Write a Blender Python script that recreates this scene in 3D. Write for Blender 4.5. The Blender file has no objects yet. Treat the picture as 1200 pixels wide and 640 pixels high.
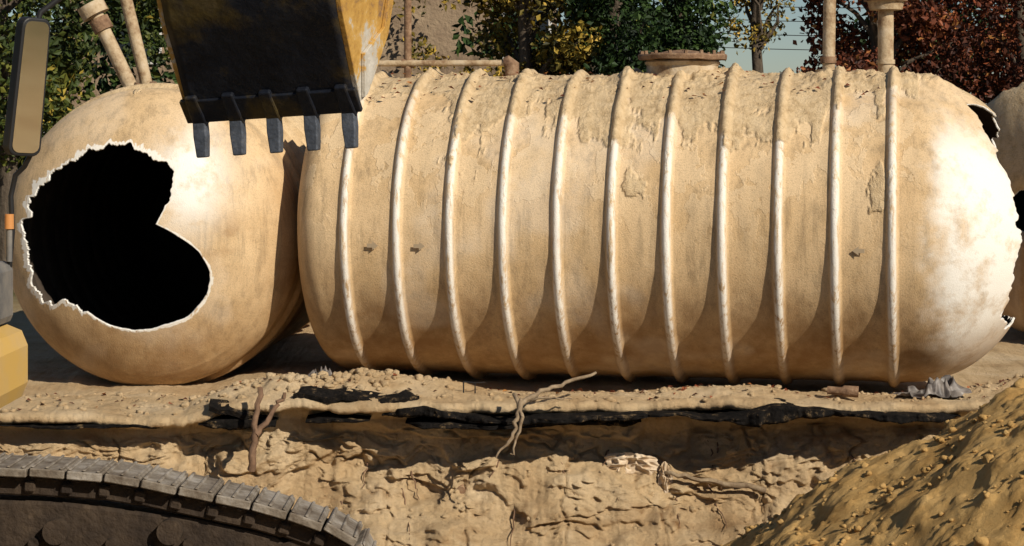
import bpy, bmesh, math, random
import numpy as np
from mathutils import Vector, Matrix
random.seed(3); RNG=np.random.RandomState(5)
sc=bpy.context.scene
sc.view_settings.view_transform='Standard'; sc.view_settings.look='None'; sc.view_settings.exposure=0

# ---------------------------------------------------------------- noise
def _h(i,j,k,seed):
    h=i*np.uint32(374761393)+j*np.uint32(668265263)+k*np.uint32(2246822519)+np.uint32((seed*974711)&0xffffffff)
    h=(h^(h>>np.uint32(13)))*np.uint32(1274126177)
    h=(h^(h>>np.uint32(16)))*np.uint32(2246822519)
    h=h^(h>>np.uint32(15))
    return (h&np.uint32(0xffffff)).astype(np.float32)*np.float32(2/16777215.)-1
def vn(x,y,z,seed=0):
    x,y,z=np.broadcast_arrays(np.asarray(x,np.float32),np.asarray(y,np.float32),np.asarray(z,np.float32))
    i=np.floor(x);j=np.floor(y);k=np.floor(z)
    fx=x-i;fy=y-j;fz=z-k
    I,J,K=[q.astype(np.int64).astype(np.uint32) for q in (i,j,k)]
    one=np.uint32(1)
    s=lambda t:t*t*t*(t*(t*6-15)+10)
    ux,uy,uz=s(fx),s(fy),s(fz)
    def lx(J_,K_):
        a=_h(I,J_,K_,seed);return a+(_h(I+one,J_,K_,seed)-a)*ux
    a=lx(J,K);a=a+(lx(J+one,K)-a)*uy
    b=lx(J,K+one);b=b+(lx(J+one,K+one)-b)*uy
    return a+(b-a)*uz
def fbm(x,y,z,o=4,seed=0,g=.5):
    t=0;A=1;f=1;n=0
    for q in range(o):
        t=t+A*vn(x*f+q*17.3,y*f+q*5.1,z*f-q*9.7,seed+q);n+=A;A*=g;f*=2.03
    return t/n*1.4
def bil(x,y,z,o=4,seed=0,g=.5):
    t=0;A=1;f=1;n=0
    for q in range(o):
        t=t+A*np.abs(vn(x*f+q*7.3,y*f+q*5.1,z*f-q*9.7,seed+q));n+=A;A*=g;f*=2.1
    return t/n
def sst(a,b,x):
    t=np.clip((x-a)/(b-a),0,1);return t*t*(3-2*t)

# ---------------------------------------------------------------- helpers
def empty(name):
    e=bpy.data.objects.new(name,None);sc.collection.objects.link(e);e.empty_display_size=.2;return e
def mk(name,V,F,mats,parent=None,attrs=None,smooth=True,mi=None):
    me=bpy.data.meshes.new(name)
    if isinstance(F,np.ndarray):
        V=np.ascontiguousarray(V,dtype=np.float32);k=F.shape[1]
        me.vertices.add(len(V));me.vertices.foreach_set('co',V.ravel())
        me.loops.add(F.size);me.loops.foreach_set('vertex_index',np.ascontiguousarray(F,dtype=np.int32).ravel())
        me.polygons.add(len(F));me.polygons.foreach_set('loop_start',np.arange(0,F.size,k,dtype=np.int32))
        me.update(calc_edges=True)
    else:
        me.from_pydata([tuple(map(float,v)) for v in V],[],F)
    if attrs:
        for k_,v in attrs.items():
            a=me.attributes.new(k_,'FLOAT','POINT');a.data.foreach_set('value',np.asarray(v,dtype=np.float32).ravel())
    if not isinstance(mats,(list,tuple)):mats=[mats]
    for m in mats:me.materials.append(m)
    me.polygons.foreach_set('use_smooth',[bool(smooth)]*len(me.polygons))
    me.update()
    o=bpy.data.objects.new(name,me);sc.collection.objects.link(o)
    if parent:o.parent=parent
    return o
def gridF(nr,nc,wrap=False,flip=False):
    i=np.arange(nr-1)[:,None];m=nc if wrap else nc-1
    j=np.arange(m)[None,:];j2=(j+1)%nc
    a=i*nc+j;b=i*nc+j2;c=(i+1)*nc+j2;d=(i+1)*nc+j
    F=np.stack([a,b,c,d],-1).reshape(-1,4)
    return F[:,::-1] if flip else F
def tube(name,pts,rad,mat,parent=None,segs=12,rough=0,seed=0):
    pts=[Vector(p) for p in pts];n=len(pts)
    if not hasattr(rad,'__len__'):rad=[rad]*n
    V=[];up=None
    for i,p in enumerate(pts):
        t=((pts[min(i+1,n-1)]-pts[max(i-1,0)])).normalized()
        if up is None:
            up=t.orthogonal().normalized()
        up=(up-t*up.dot(t)).normalized();s=t.cross(up)
        for k in range(segs):
            a=2*math.pi*k/segs
            r=rad[i]*(1+(rough*(random.random()-.5) if rough else 0))
            V.append(tuple(p+(up*math.cos(a)+s*math.sin(a))*r))
    F=gridF(n,segs,True).tolist()
    F.append(list(range(segs))[::-1]);F.append([(n-1)*segs+k for k in range(segs)])
    o=mk(name,V,F,mat,parent)
    m=o.modifiers.new('es','EDGE_SPLIT');m.split_angle=math.radians(50)
    return o
def prism(name,poly,o,ux,uy,uz,th,mat,parent=None,bev=.01):
    o=Vector(o);ux=Vector(ux);uy=Vector(uy);uz=Vector(uz);n=len(poly)
    V=[tuple(o+ux*p[0]+uy*p[1]) for p in poly]+[tuple(o+ux*p[0]+uy*p[1]+uz*th) for p in poly]
    F=[list(range(n))[::-1],[n+i for i in range(n)]]+[[i,(i+1)%n,n+(i+1)%n,n+i] for i in range(n)]
    ob=mk(name,V,F,mat,parent,smooth=False)
    bm=bmesh.new();bm.from_mesh(ob.data);bmesh.ops.recalc_face_normals(bm,faces=bm.faces);bm.to_mesh(ob.data);bm.free()
    if bev:
        m=ob.modifiers.new('b','BEVEL');m.width=bev;m.segments=2;m.limit_method='ANGLE'
    return ob
def box(name,lo,hi,mat,parent=None,bev=.01):
    return prism(name,[(0,0),(hi[0]-lo[0],0),(hi[0]-lo[0],hi[1]-lo[1]),(0,hi[1]-lo[1])],lo,(1,0,0),(0,1,0),(0,0,1),hi[2]-lo[2],mat,parent,bev)
def cyl(name,c,ax,r,L,mat,parent=None,segs=24):
    c=Vector(c);ax=Vector(ax).normalized()
    return tube(name,[c-ax*L/2,c+ax*L/2],r,mat,parent,segs)

# ---------------------------------------------------------------- materials
class N:
    def __init__(s,name):
        s.m=bpy.data.materials.new(name);s.m.use_nodes=True;s.t=s.m.node_tree;s.b=s.t.nodes['Principled BSDF'];s.L=s.t.links.new
        s.tc=s.t.nodes.new('ShaderNodeTexCoord')
    def vec(s,sc_=(1,1,1)):
        m=s.t.nodes.new('ShaderNodeMapping');m.inputs['Scale'].default_value=sc_;s.L(s.tc.outputs['Object'],m.inputs[0]);return m.outputs[0]
    def noise(s,scale,detail=5,rough=.55,v=None,dist=0):
        n=s.t.nodes.new('ShaderNodeTexNoise');n.inputs['Scale'].default_value=scale;n.inputs['Detail'].default_value=detail;n.inputs['Roughness'].default_value=rough
        n.inputs['Distortion'].default_value=dist
        s.L(v if v is not None else s.tc.outputs['Object'],n.inputs['Vector']);return n.outputs['Fac']
    def ramp(s,f,st):
        r=s.t.nodes.new('ShaderNodeValToRGB');e=r.color_ramp.elements
        while len(e)<len(st):e.new(.5)
        for q,(p,c) in zip(e,st):
            q.position=p;q.color=(c,c,c,1) if not hasattr(c,'__len__') else (*c,1)
        s.L(f,r.inputs[0]);return r.outputs[0]
    def mix(s,f,a,b,mode='MIX'):
        m=s.t.nodes.new('ShaderNodeMix');m.data_type='RGBA';m.blend_type=mode
        for inp,v in ((m.inputs[0],f),(m.inputs[6],a),(m.inputs[7],b)):
            if isinstance(v,(int,float)):inp.default_value=v
            elif isinstance(v,tuple):inp.default_value=(*v,1)
            else:s.L(v,inp)
        return m.outputs[2]
    def math(s,op,a,b=0):
        m=s.t.nodes.new('ShaderNodeMath');m.operation=op
        for inp,v in ((m.inputs[0],a),(m.inputs[1],b)):
            if isinstance(v,(int,float)):inp.default_value=v
            else:s.L(v,inp)
        return m.outputs[0]
    def attr(s,n):
        a=s.t.nodes.new('ShaderNodeAttribute');a.attribute_name=n;return a.outputs['Fac']
    def bump(s,h,dist,strength=1,prev=None):
        b=s.t.nodes.new('ShaderNodeBump');b.inputs['Distance'].default_value=dist;b.inputs['Strength'].default_value=strength
        s.L(h,b.inputs['Height'])
        if prev is not None:s.L(prev,b.inputs['Normal'])
        return b.outputs[0]
    def fin(s,col=None,rough=.8,nrm=None,metal=0,spec=.3):
        if col is not None:
            if isinstance(col,tuple):s.b.inputs['Base Color'].default_value=(*col,1)
            else:s.L(col,s.b.inputs['Base Color'])
        if isinstance(rough,(int,float)):s.b.inputs['Roughness'].default_value=rough
        else:s.L(rough,s.b.inputs['Roughness'])
        s.b.inputs['Metallic'].default_value=metal;s.b.inputs['Specular IOR Level'].default_value=spec
        if nrm is not None:s.L(nrm,s.b.inputs['Normal'])
        return s.m

def mat_tank(name,base1,base2):
    k=N(name)
    c=k.mix(k.ramp(k.noise(1.6,5,.65),[(.35,0.),(.65,1.)]),base1,base2)
    st=k.ramp(k.noise(3.2,5,.72,k.vec((3.4,3.4,.35))),[(.36,.62),(.5,.93),(.62,1.0)])
    c=k.mix(.85,c,st,'MULTIPLY')
    fa=k.attr('film')
    fl=k.noise(2.0,5,.62,k.vec((1.3,1.3,.8)),.2)
    film=k.math('MULTIPLY',k.ramp(fl,[(.50,0.),(.515,1.)]),fa)
    c=k.mix(k.math('MULTIPLY',film,.6),c,(.72,.54,.33))
    gr=k.noise(75,3,.75)
    c=k.mix(.8,c,k.ramp(gr,[(.34,.68),(.5,.97),(.62,1.)]),'MULTIPLY')
    sc_=k.ramp(k.noise(11,5,.75),[(.28,.5),(.40,1.)])
    c=k.mix(.6,c,sc_,'MULTIPLY')
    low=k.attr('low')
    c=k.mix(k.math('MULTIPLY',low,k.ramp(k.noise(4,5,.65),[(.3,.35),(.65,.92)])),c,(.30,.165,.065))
    cl=k.attr('clean_glare')  # near-white tint: cleaner fibreglass plus sun highlights painted into the colour
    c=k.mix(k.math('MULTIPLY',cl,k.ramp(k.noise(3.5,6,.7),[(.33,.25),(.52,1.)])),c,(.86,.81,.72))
    w=k.math('MULTIPLY',k.attr('wear'),k.ramp(k.noise(8,5,.72,k.vec((3,3,.4))),[(.38,0.),(.50,.95)]))
    c=k.mix(w,c,(.80,.75,.66))
    d=k.attr('dirt')
    dc=k.ramp(k.noise(9,6,.75),[(.3,(.43,.29,.145)),(.5,(.65,.475,.27)),(.7,(.74,.56,.34))])
    c=k.mix(d,c,dc)
    b1=k.bump(gr,.004)
    b1=k.bump(film,.003,1,b1)
    b2=k.bump(k.math('MULTIPLY',d,k.noise(20,6,.75)),.028,1,b1)
    return k.fin(c,.68,b2,spec=.3)
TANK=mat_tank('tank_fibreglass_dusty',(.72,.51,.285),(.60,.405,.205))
k=N('fibreglass_broken_edge');FRAY=k.fin(k.ramp(k.noise(18,4),[(.3,(.55,.50,.42)),(.6,(.80,.78,.73))]),.8,k.bump(k.noise(60),.01))
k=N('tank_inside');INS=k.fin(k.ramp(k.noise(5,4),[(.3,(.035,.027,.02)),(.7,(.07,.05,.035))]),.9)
def mat_soil(name,a,b,c_,bs=1.,sc_=1.):
    k=N(name)
    n=k.noise(1.4*sc_,7,.65,dist=.4)
    col=k.ramp(n,[(.3,a),(.5,b),(.68,c_)])
    col=k.mix(.7,col,k.ramp(k.noise(34*sc_,5,.8),[(.3,.6),(.46,.95),(.65,1.)]),'MULTIPLY')
    b1=k.bump(k.noise(10*sc_,9,.80),.055*bs)
    return k,col,b1
k,col,b=mat_soil('sandy_soil',(.48,.31,.155),(.64,.46,.26),(.72,.55,.345))
dm=k.attr('damp')
col=k.mix(k.math('MULTIPLY',dm,k.ramp(k.noise(1.9,6,.7,k.vec((.5,1,1.8))),[(.48,0.),(.66,.75)])),col,(.28,.16,.07))
gr=k.attr('far')
col=k.mix(gr,col,k.ramp(k.noise(1.2,5),[(.35,(.06,.07,.02)),(.65,(.16,.13,.06))]))
SAND=k.fin(col,.95,b,spec=.1)
k,col,b=mat_soil('orange_dirt',(.34,.19,.06),(.50,.305,.11),(.58,.375,.15),.30,2.6)
DIRT=k.fin(col,.95,b,spec=.1)
k=N('asphalt_crumbled');ASPH=k.fin(k.ramp(k.noise(9,7,.75),[(.35,(.006,.006,.006)),(.56,(.018,.015,.013)),(.62,(.14,.095,.05)),(.75,(.34,.24,.13))]),.95,k.bump(k.noise(25,6,.7),.03),spec=.05)
k=N('rusty_cream_paint')
c=k.ramp(k.noise(6,7,.7),[(.35,(.22,.13,.065)),(.5,(.44,.33,.20)),(.7,(.56,.46,.33))])
CREAM=k.fin(c,.75,k.bump(k.noise(40,5),.006))
k=N('rust_steel');RUST=k.fin(k.ramp(k.noise(11,7,.7),[(.3,(.09,.045,.025)),(.55,(.25,.15,.085)),(.75,(.42,.31,.20))]),.85,k.bump(k.noise(45,5),.008))
k=N('dark_painted_steel')
c=k.ramp(k.noise(1.7,7,.65),[(.35,(.005,.006,.010)),(.50,(.012,.015,.024)),(.62,(.085,.06,.018)),(.8,(.14,.11,.06))])  # brown-gold stops paint a reflected sheen into the dark steel
BKT=k.fin(c,k.ramp(k.noise(5,5),[(.3,.3),(.7,.65)]),k.bump(k.noise(20,6),.006),metal=.3,spec=.5)
k=N('worn_yellow_paint')
c=k.ramp(k.noise(3.2,8,.72),[(.36,(.20,.12,.07)),(.43,(.42,.23,.05)),(.52,(.52,.31,.08)),(.56,(.46,.42,.35)),(.7,(.60,.56,.49))])
YWORN=k.fin(c,.6,k.bump(k.noise(30,5),.005))
k=N('yellow_paint');YEL=k.fin(k.mix(k.ramp(k.noise(3,6,.7),[(.4,0.),(.7,.8)]),(.56,.35,.09),(.48,.34,.18)),.5)
k=N('tooth_steel');TOO=k.fin(k.ramp(k.noise(9,6,.7),[(.3,(.05,.055,.065)),(.6,(.13,.145,.175)),(.75,(.30,.27,.23))]),.5,k.bump(k.noise(30),.006),metal=.5)
k=N('track_steel')
TRK=k.fin(k.ramp(k.noise(7,7,.7),[(.32,(.08,.055,.035)),(.5,(.20,.165,.125)),(.68,(.36,.32,.27))]),.8,k.bump(k.noise(30),.01),metal=.1)
k=N('greasy_brown_steel');GRS=k.fin(k.ramp(k.noise(6,7,.7),[(.35,(.022,.014,.009)),(.6,(.05,.033,.02)),(.75,(.11,.075,.045))]),.85,k.bump(k.noise(25),.015))
k=N('black_rubber');BLK=k.fin((.015,.015,.016),.5)
k=N('grey_panel');GRY=k.fin(k.ramp(k.noise(6,6,.7),[(.35,(.10,.10,.10)),(.7,(.26,.23,.19))]),.6)
k=N('mirror_glass');MIR=k.fin((.85,.78,.62),.04,metal=1)
k=N('dark_glass');GLS=k.fin((.02,.025,.03),.08,spec=.6)
k=N('orange_lens');ORG=k.fin((.50,.22,.07),.4)
k=N('bark');BARK=k.fin(k.ramp(k.noise(9,6,.7,k.vec((2,2,.4))),[(.3,(.04,.028,.018)),(.7,(.13,.10,.07))]),.9,k.bump(k.noise(20),.02))
k=N('dry_root');ROOT=k.fin(k.ramp(k.noise(14,6,.7),[(.3,(.14,.09,.05)),(.7,(.36,.27,.17))]),.9,k.bump(k.noise(50),.006))
k=N('stick_brown');STICK=k.fin(k.ramp(k.noise(14,6,.7),[(.3,(.09,.05,.03)),(.7,(.22,.13,.075))]),.9)
k=N('plastic_film');FILM=k.fin(k.ramp(k.noise(5,6,.7),[(.35,(.42,.30,.18)),(.6,(.66,.54,.40))]),.6)
k=N('grey_film');GFILM=k.fin(k.ramp(k.noise(7,6,.7),[(.35,(.05,.042,.038)),(.65,(.22,.19,.165))]),.45)
k=N('mark_grey');MARK=k.fin((.36,.27,.17),.8)
k=N('stucco');STUC=k.fin(k.ramp(k.noise(1.2,7,.7),[(.3,(.10,.07,.045)),(.5,(.24,.17,.11)),(.7,(.34,.25,.16))]),.9,k.bump(k.noise(12),.03))
k=N('roof_tiles');ROOF=k.fin(k.ramp(k.noise(4,5),[(.3,(.12,.06,.045)),(.7,(.22,.12,.09))]),.9)
k=N('white_frame');WHT=k.fin((.6,.58,.54),.6)
def mat_leaf(name,cols):
    k=N(name);return k.fin(k.ramp(k.attr('tint'),cols),.6,spec=.25)
LG=mat_leaf('leaves_green',[(.0,(.012,.020,.006)),(.5,(.045,.065,.012)),(.85,(.13,.13,.02)),(1.,(.34,.25,.04))])
LY=mat_leaf('leaves_yellow_green',[(.0,(.03,.028,.006)),(.4,(.13,.10,.015)),(.75,(.38,.25,.035)),(1.,(.60,.38,.07))])
LD=mat_leaf('leaves_dark_ivy',[(.0,(.005,.012,.004)),(.5,(.018,.040,.008)),(.9,(.05,.09,.016)),(1.,(.15,.15,.03))])
LR=mat_leaf('leaves_red_brown',[(.0,(.022,.007,.004)),(.5,(.095,.026,.011)),(.82,(.25,.065,.025)),(1.,(.40,.18,.05))])

# ---------------------------------------------------------------- TANKS
def ribs(s,cs,h=.060,w=.050):
    r=np.zeros_like(s)
    for c in cs:
        x=np.abs(s-c)/w
        r=np.maximum(r,h*np.clip(1-x**2.2*.75,0,1)*(x<1.2))
        r=np.maximum(r,h*.22*np.exp(-(np.abs(s-c)/.09)**2))
    return r
def cap_cut(th):
    xs=[-180,-150,-120,-90,-65,-48,-30,-12,0,15,25,33,38,44,50,58,63,70,80,100,130,160,180]
    ys=[48,45,50,58,50,45,52,57,58,55,52,49,43,44,36,32,29,37,42,44,46,50,48]
    return np.interp(th,xs,ys)
def warp_th(n):
    u=np.linspace(-math.pi,math.pi,n,endpoint=False)
    return u-.5*np.sin(u)
def long_tank(root,origin,t,zc,s0,s1,rib_s,ncol=360,ds=.0095,R=1.4,seed=0,capd=1.15):
    a=np.array([math.cos(t),-math.sin(t),0]);n=np.array([-math.sin(t),-math.cos(t),0]);up=np.array([0,0,1.])
    th=warp_th(ncol)
    la=np.radians(np.linspace(88,3,22))
    body_s=np.arange(s0,s1,ds)
    rows_s=np.concatenate([s0-.36*np.sin(la),body_s]);rows_r=np.concatenate([R*np.cos(la)**.55,np.full(len(body_s),R)])
    nb=len(rows_s);nc=80
    S=np.repeat(rows_s[:,None],ncol,1);Rr=np.repeat(rows_r[:,None],ncol,1)
    cut=cap_cut(np.degrees(th))
    cut=cut+2.2*vn(th*9,0,0,seed+3)+1.2*vn(th*25,0,0,seed+4)+.3*vn(th*70,0,0,seed+5)
    al=np.radians(np.linspace(0,1,nc)[:,None]*cut[None,:])
    S=np.vstack([S,s1+capd*np.sin(al)]);Rr=np.vstack([Rr,R*np.cos(al)**.9])
    TH=np.repeat(th[None,:],S.shape[0],0);e=np.sin(TH)
    rb=ribs(S,rib_s)
    px,py,pz=S*1.0,np.cos(TH)*R,np.sin(TH)*R
    rb=rb*(1+.12*fbm(px*1.5,py*2,pz*2,2,seed+40))
    und=.012*fbm(px*.9,py*.9,pz*.9,3,seed+1)+.003*fbm(px*5,py*5,pz*5,2,seed+2)
    N1=fbm(px*1.1,py*1.1,pz*.9,4,seed+11);N2=fbm(px*4.5,py*4.5,pz*4.5,5,seed+12,.65)
    N3=fbm(px*5.5,TH*1.3,0,4,seed+16,.6)
    bias=np.interp(e,[-1,-.25,0,.3,.6,.85,.95,1],[-3,-2.2,-1.3,-.6,-.10,.35,.7,1.0])
    bias=bias-np.where(S>s1+.1,.7,0)
    lev=1.1*N1+.45*N2+.55*N3+bias
    dirt=sst(-.02,.14,lev)
    fine=fbm(px*11,py*11,pz*11,4,seed+13,.65)
    crust=.002+.012*np.clip(fine+.2,0,2)*np.clip(lev*1.5,0.1,1)+.014*np.clip(lev,0,1.3)
    heap=sst(.86,.99,e)*np.clip(fbm(px*1.6,py*1.6,3,4,seed+14)+.25+.3*fine,0,1.2)*.10*(np.cos(TH)>-.5)
    body=(S>s0-.1)*(1-sst(s1+.1,s1+.5,S))
    r=Rr+rb+und+(dirt*crust+heap)*np.clip(body+.35,0,1)
    P=S[...,None]*a+r[...,None]*(np.cos(TH)[...,None]*n+np.sin(TH)[...,None]*up)+np.array([origin[0],origin[1],zc])
    wear=sst(.026,.050,rb)*np.interp(e,[-.95,-.75,-.5,.1,.45,.7,.95],[0,.5,1,1,.9,.55,.2])*(1-.6*dirt)
    clean_glare=sst(s1+.10,s1+.42,S+.12*N2)*np.interp(e,[-.95,-.6,.2,.55,.85],[.35,1,1,.9,.1])  # whiter end cap: cleaner fibreglass with sunlit glare painted in
    clean_glare=np.maximum(clean_glare,.16*sst(.2,.6,fbm(px*1.5,py*1.5,pz*1.5,3,seed+31)))
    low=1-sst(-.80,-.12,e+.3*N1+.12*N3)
    film=sst(-.35,.5,e)*.8*(1-sst(s1-.05,s1+.3,S))+.08
    o=mk('shell',P.reshape(-1,3),gridF(P.shape[0],ncol,True),[TANK,FRAY,INS],root,dict(dirt=dirt,wear=wear,clean_glare=clean_glare,low=low*(1-np.clip(clean_glare,0,1)*.7),film=film))
    f=o.data.polygons[ncol*(nb//2)+5];O=np.array([origin[0],origin[1],zc]);c=O+a*np.dot(np.array(f.center)-O,a)
    if np.dot(np.array(f.normal),np.array(f.center)-c)<0:o.data.flip_normals()
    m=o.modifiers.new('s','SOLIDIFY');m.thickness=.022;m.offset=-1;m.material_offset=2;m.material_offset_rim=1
    return a,n,up

T=math.radians(11)
tankA=empty('storage_tank')
RS=[-1.264+.4845*i for i in range(11)]
aA,nA,upA=long_tank(tankA,(0,0),T,1.40,-1.52,3.70,RS,seed=20)
def onA(s,thd,off=.0):
    th=math.radians(thd);return Vector(aA*s+(1.4+off)*(math.cos(th)*nA+math.sin(th)*upA)+np.array([0,0,1.4]))
for s,dr in ((-1.0,1),(-.57,1),(3.30,-1)):
    c=onA(s,-5,.022);poly=[(-.05,-.018),(.0,-.018),(.0,-.04),(.055,0),(0,.04),(0,.018),(-.05,.018)]
    V=[tuple(c+Vector(aA)*(p[0]*dr)+Vector((0,0,1))*p[1]) for p in poly]
    mk('arrow_mark',V,[list(range(7))],MARK,tankA,smooth=False)
def lathe(name,prof,c,mat,parent,segs=48,jit=0,seed=0):
    th=np.linspace(0,2*math.pi,segs,endpoint=False)
    V=[]
    for r,z in prof:
        rr=r*(1+jit*vn(th*3,r*4,z*9,seed))
        V.append(np.stack([c[0]+rr*np.cos(th),c[1]+rr*np.sin(th),c[2]+z+jit*.3*vn(th*4,r,5,seed+1)],-1))
    V=np.vstack(V);F=gridF(len(prof),segs,True)
    o=mk(name,V,F,mat,parent);m=o.modifiers.new('es','EDGE_SPLIT');m.split_angle=math.radians(40);return o
mc=(1.60,-.30,2.72)
lathe('manhole_neck',[(.46,-.1),(.40,.02),(.345,.09),(.335,.19),(.345,.20),(.355,.225),(.34,.24),(.33,.245)],mc,CREAM,tankA,jit=.02)
lathe('manhole_flange',[(.0,.25),(.20,.26),(.40,.246),(.415,.25),(.42,.285),(.41,.30),(.33,.305),(.30,.29),(.15,.325),(0,.34)],mc,RUST,tankA,jit=.03,seed=4)
for i in range(16):
    q=i/16*2*math.pi
    lathe('flange_bolt',[(0,.33),(.016,.33),(.018,.30),(.018,.28)],(mc[0]+.38*math.cos(q),mc[1]+.38*math.sin(q),mc[2]),RUST,tankA,segs=6)

tankC=empty('storage_tank.001')
long_tank(tankC,(7.1,4.2),math.radians(-38),1.42,-1.5,2.6,[-1.25+.42*i for i in range(9)],ncol=160,ds=.025,seed=60)

tankB=empty('storage_tank.002')
q=math.radians(3);C=np.array([-3.38,-.30,1.30]);A=np.array([-math.sin(q),-math.cos(q),0]);Rv=np.array([math.cos(q),-math.sin(q),0]);UP=np.array([0,0,1.])
hole=np.array([(-.29,.87),(-.05,.83),(.22,.76),(.35,.64),(.30,.47),(.26,.33),(.18,.155),(.375,.05),(.57,-.10),(.66,-.28),(.625,-.49),(.45,-.69),(.14,-.805),(-.13,-.805),(-.33,-.75),(-.48,-.65),(-.68,-.595),(-.91,-.53),(-1.03,-.375),(-1.11,-.10),(-1.07,.25),(-.95,.44),(-.84,.60),(-.64,.72),(-.48,.81)])
hc=np.array([-.40,.02])
d=hole-hc;ang=np.arctan2(d[:,1],d[:,0]);rad=np.hypot(d[:,0],d[:,1]);o_=np.argsort(ang);ang=ang[o_];rad=rad[o_]
nc=1000;ph=np.linspace(-math.pi,math.pi,nc,endpoint=False)
rh=np.interp(ph,ang,rad,period=2*math.pi)
dg=np.degrees(ph)
jag=np.where((dg>25)|(dg<-100),1.,.2)
cx=np.cos(ph)*3;cy=np.sin(ph)*3
rh=rh+jag*(.045*vn(cx*2.2,cy*2.2,0,71)+.026*vn(cx*6,cy*6,0,72)+.008*vn(cx*20,cy*20,0,73))
R=1.4
b_=hc[0]*np.cos(ph)+hc[1]*np.sin(ph);c_=hc@hc-R*R;tt=-b_+np.sqrt(b_*b_-c_)
nr=140;w=np.linspace(0,1,nr)[:,None];w=1-(1-w)**1.35
rr=rh[None,:]*(1-w)+tt[None,:]*w
p=hc[0]+rr*np.cos(ph);wv=hc[1]+rr*np.sin(ph);rho=np.minimum(np.hypot(p,wv),R)
dep=.66*(np.clip(1-(rho/R)**2.3,0,1))**.62
undd=.014*fbm(p*1.2,wv*1.2,0,3,80)+.003*fbm(p*6,wv*6,0,4,81)
seam=.005*np.exp(-((rho-1.27)/.018)**2)*sst(-.2,.6,p)
e2=wv/R
N1=fbm(p*1.3,wv*1.3,2,4,82);N2=fbm(p*6,wv*6,2,5,83,.6)
lev=1.1*N1+.7*N2+np.interp(e2,[-1,0,.5,.9,1],[-1.8,-1.4,-1.2,-.4,.2])
dirt=sst(0,.12,lev)
dep2=dep+undd+seam+dirt*(.006+.010*np.clip(fbm(p*9,wv*9,1,4,84),0,1))
rim=rr-rh[None,:]
clean_glare=np.exp(-((p-.47)/.30)**2-((wv-.58)/.38)**2)*1.3  # white spot painted right of the hole as the dome's sun highlight
clean_glare=np.clip(clean_glare+.12*sst(.1,.5,fbm(p*1.7,wv*1.7,0,3,86)),0,1)
wband=.020+.045*np.clip(.6+vn(cx*3,cy*3,0,88)+.5*vn(cx*12,cy*12,0,89),0,2)*np.where(jag>.5,1,.35)
wear=(1-sst(wband*.6,wband,rim+.01*N2))*2.
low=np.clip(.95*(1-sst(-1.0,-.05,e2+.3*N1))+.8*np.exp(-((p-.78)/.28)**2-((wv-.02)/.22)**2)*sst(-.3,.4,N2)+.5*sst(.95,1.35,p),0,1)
P1=C+p[...,None]*Rv+wv[...,None]*UP+dep2[...,None]*A
az=np.arctan2(wv[-1],p[-1])
bs=np.concatenate([np.linspace(.01,1.2,70),np.linspace(1.25,5.2,90)])
rb=ribs(bs,[.30+.4845*i for i in range(10)])
Rr=(R+rb)[:,None]+0*az[None,:]
AZ=np.repeat(az[None,:],len(bs),0);BS=np.repeat(bs[:,None],nc,1)
P2=C+ (Rr*np.cos(AZ))[...,None]*Rv+(Rr*np.sin(AZ))[...,None]*UP-BS[...,None]*A
fa=np.radians(np.linspace(5,89,14));P3=C+(R*np.cos(fa)[:,None]*np.cos(az))[...,None]*Rv+(R*np.cos(fa)[:,None]*np.sin(az))[...,None]*UP-(5.2+.5*np.sin(fa))[:,None,None]*A
P=np.vstack([P1,P2,P3]);nr2=P.shape[0]-nr
pad=lambda x,v=0:np.vstack([x,np.full((nr2,nc),float(v))])
e3=np.sin(np.repeat(az[None,:],nr2,0))
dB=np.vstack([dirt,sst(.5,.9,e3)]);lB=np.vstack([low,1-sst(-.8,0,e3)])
o=mk('shell',P.reshape(-1,3),gridF(P.shape[0],nc,True),[TANK,FRAY,INS],tankB,dict(dirt=dB,wear=pad(wear),clean_glare=pad(clean_glare),low=lB,film=np.full(P.shape[:2],.10)))
f=o.data.polygons[nc*30+5]
if np.dot(np.array(f.normal),A)<0:o.data.flip_normals()
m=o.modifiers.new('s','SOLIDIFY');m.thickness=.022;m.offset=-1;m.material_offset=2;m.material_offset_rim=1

# ---------------------------------------------------------------- GROUND
dx=np.linspace(-5.8,5.8,840)
ox=5.8+np.cumsum(np.geomspace(.03,60,34))
X=np.concatenate([-ox[::-1],dx,ox])
rows=[(y,0.,0) for y in (280,150,80,50,36,28,22,18,14,11,8,6,5,4,3.2,2.6,2.2,1.8,1.4,1.0,.6,.3,0,-.3,-.5,-.7)]
rows+=[(y,0.,0) for y in np.linspace(-.8,-2.2,110)]
rows+=[(-2.235,-.010,1),(-2.255,-.03,1),(-2.26,-.055,1),(-2.24,-.08,1),(-2.18,-.10,1),(-2.08,-.115,1),(-2.0,-.135,1)]
nf=280
fz=np.linspace(0,1,nf)
fy=np.interp(fz,[0,.10,.22,.34,.44,.52,.58,.75,.85,1],[-1.95,-1.98,-2.04,-2.14,-2.26,-2.46,-2.60,-2.72,-3.1,-3.6])
rows+=[(fy[i],-.16-1.85*fz[i],2) for i in range(nf)]
rows+=[(y,-2.05,3) for y in (-3.7,-4.2,-4.8,-5.5,-6.4,-7.4,-8.2)]+[(-8.5,-1.6,3),(-8.8,-.8,3),(-9.05,-.15,3)]
rows+=[(y,-.06,4) for y in (-9.4,-10,-11,-12.5,-14,-16,-18,-20,-23,-28,-40,-70,-150,-280)]
rows=np.array(rows);Y0=rows[:,0][:,None]+0*X;Z0=rows[:,1][:,None]+0*X;TY=rows[:,2][:,None]+0*X;XX=X[None,:]+0*Y0
near=1-sst(5.5,9,np.abs(XX))
def edge_off(x):
    x=np.asarray(x,float);return .12*fbm(x*.7,3,1,3,101)+.06*fbm(x*3,3,1,5,102,.6)
eo=edge_off(XX)*near
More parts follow.
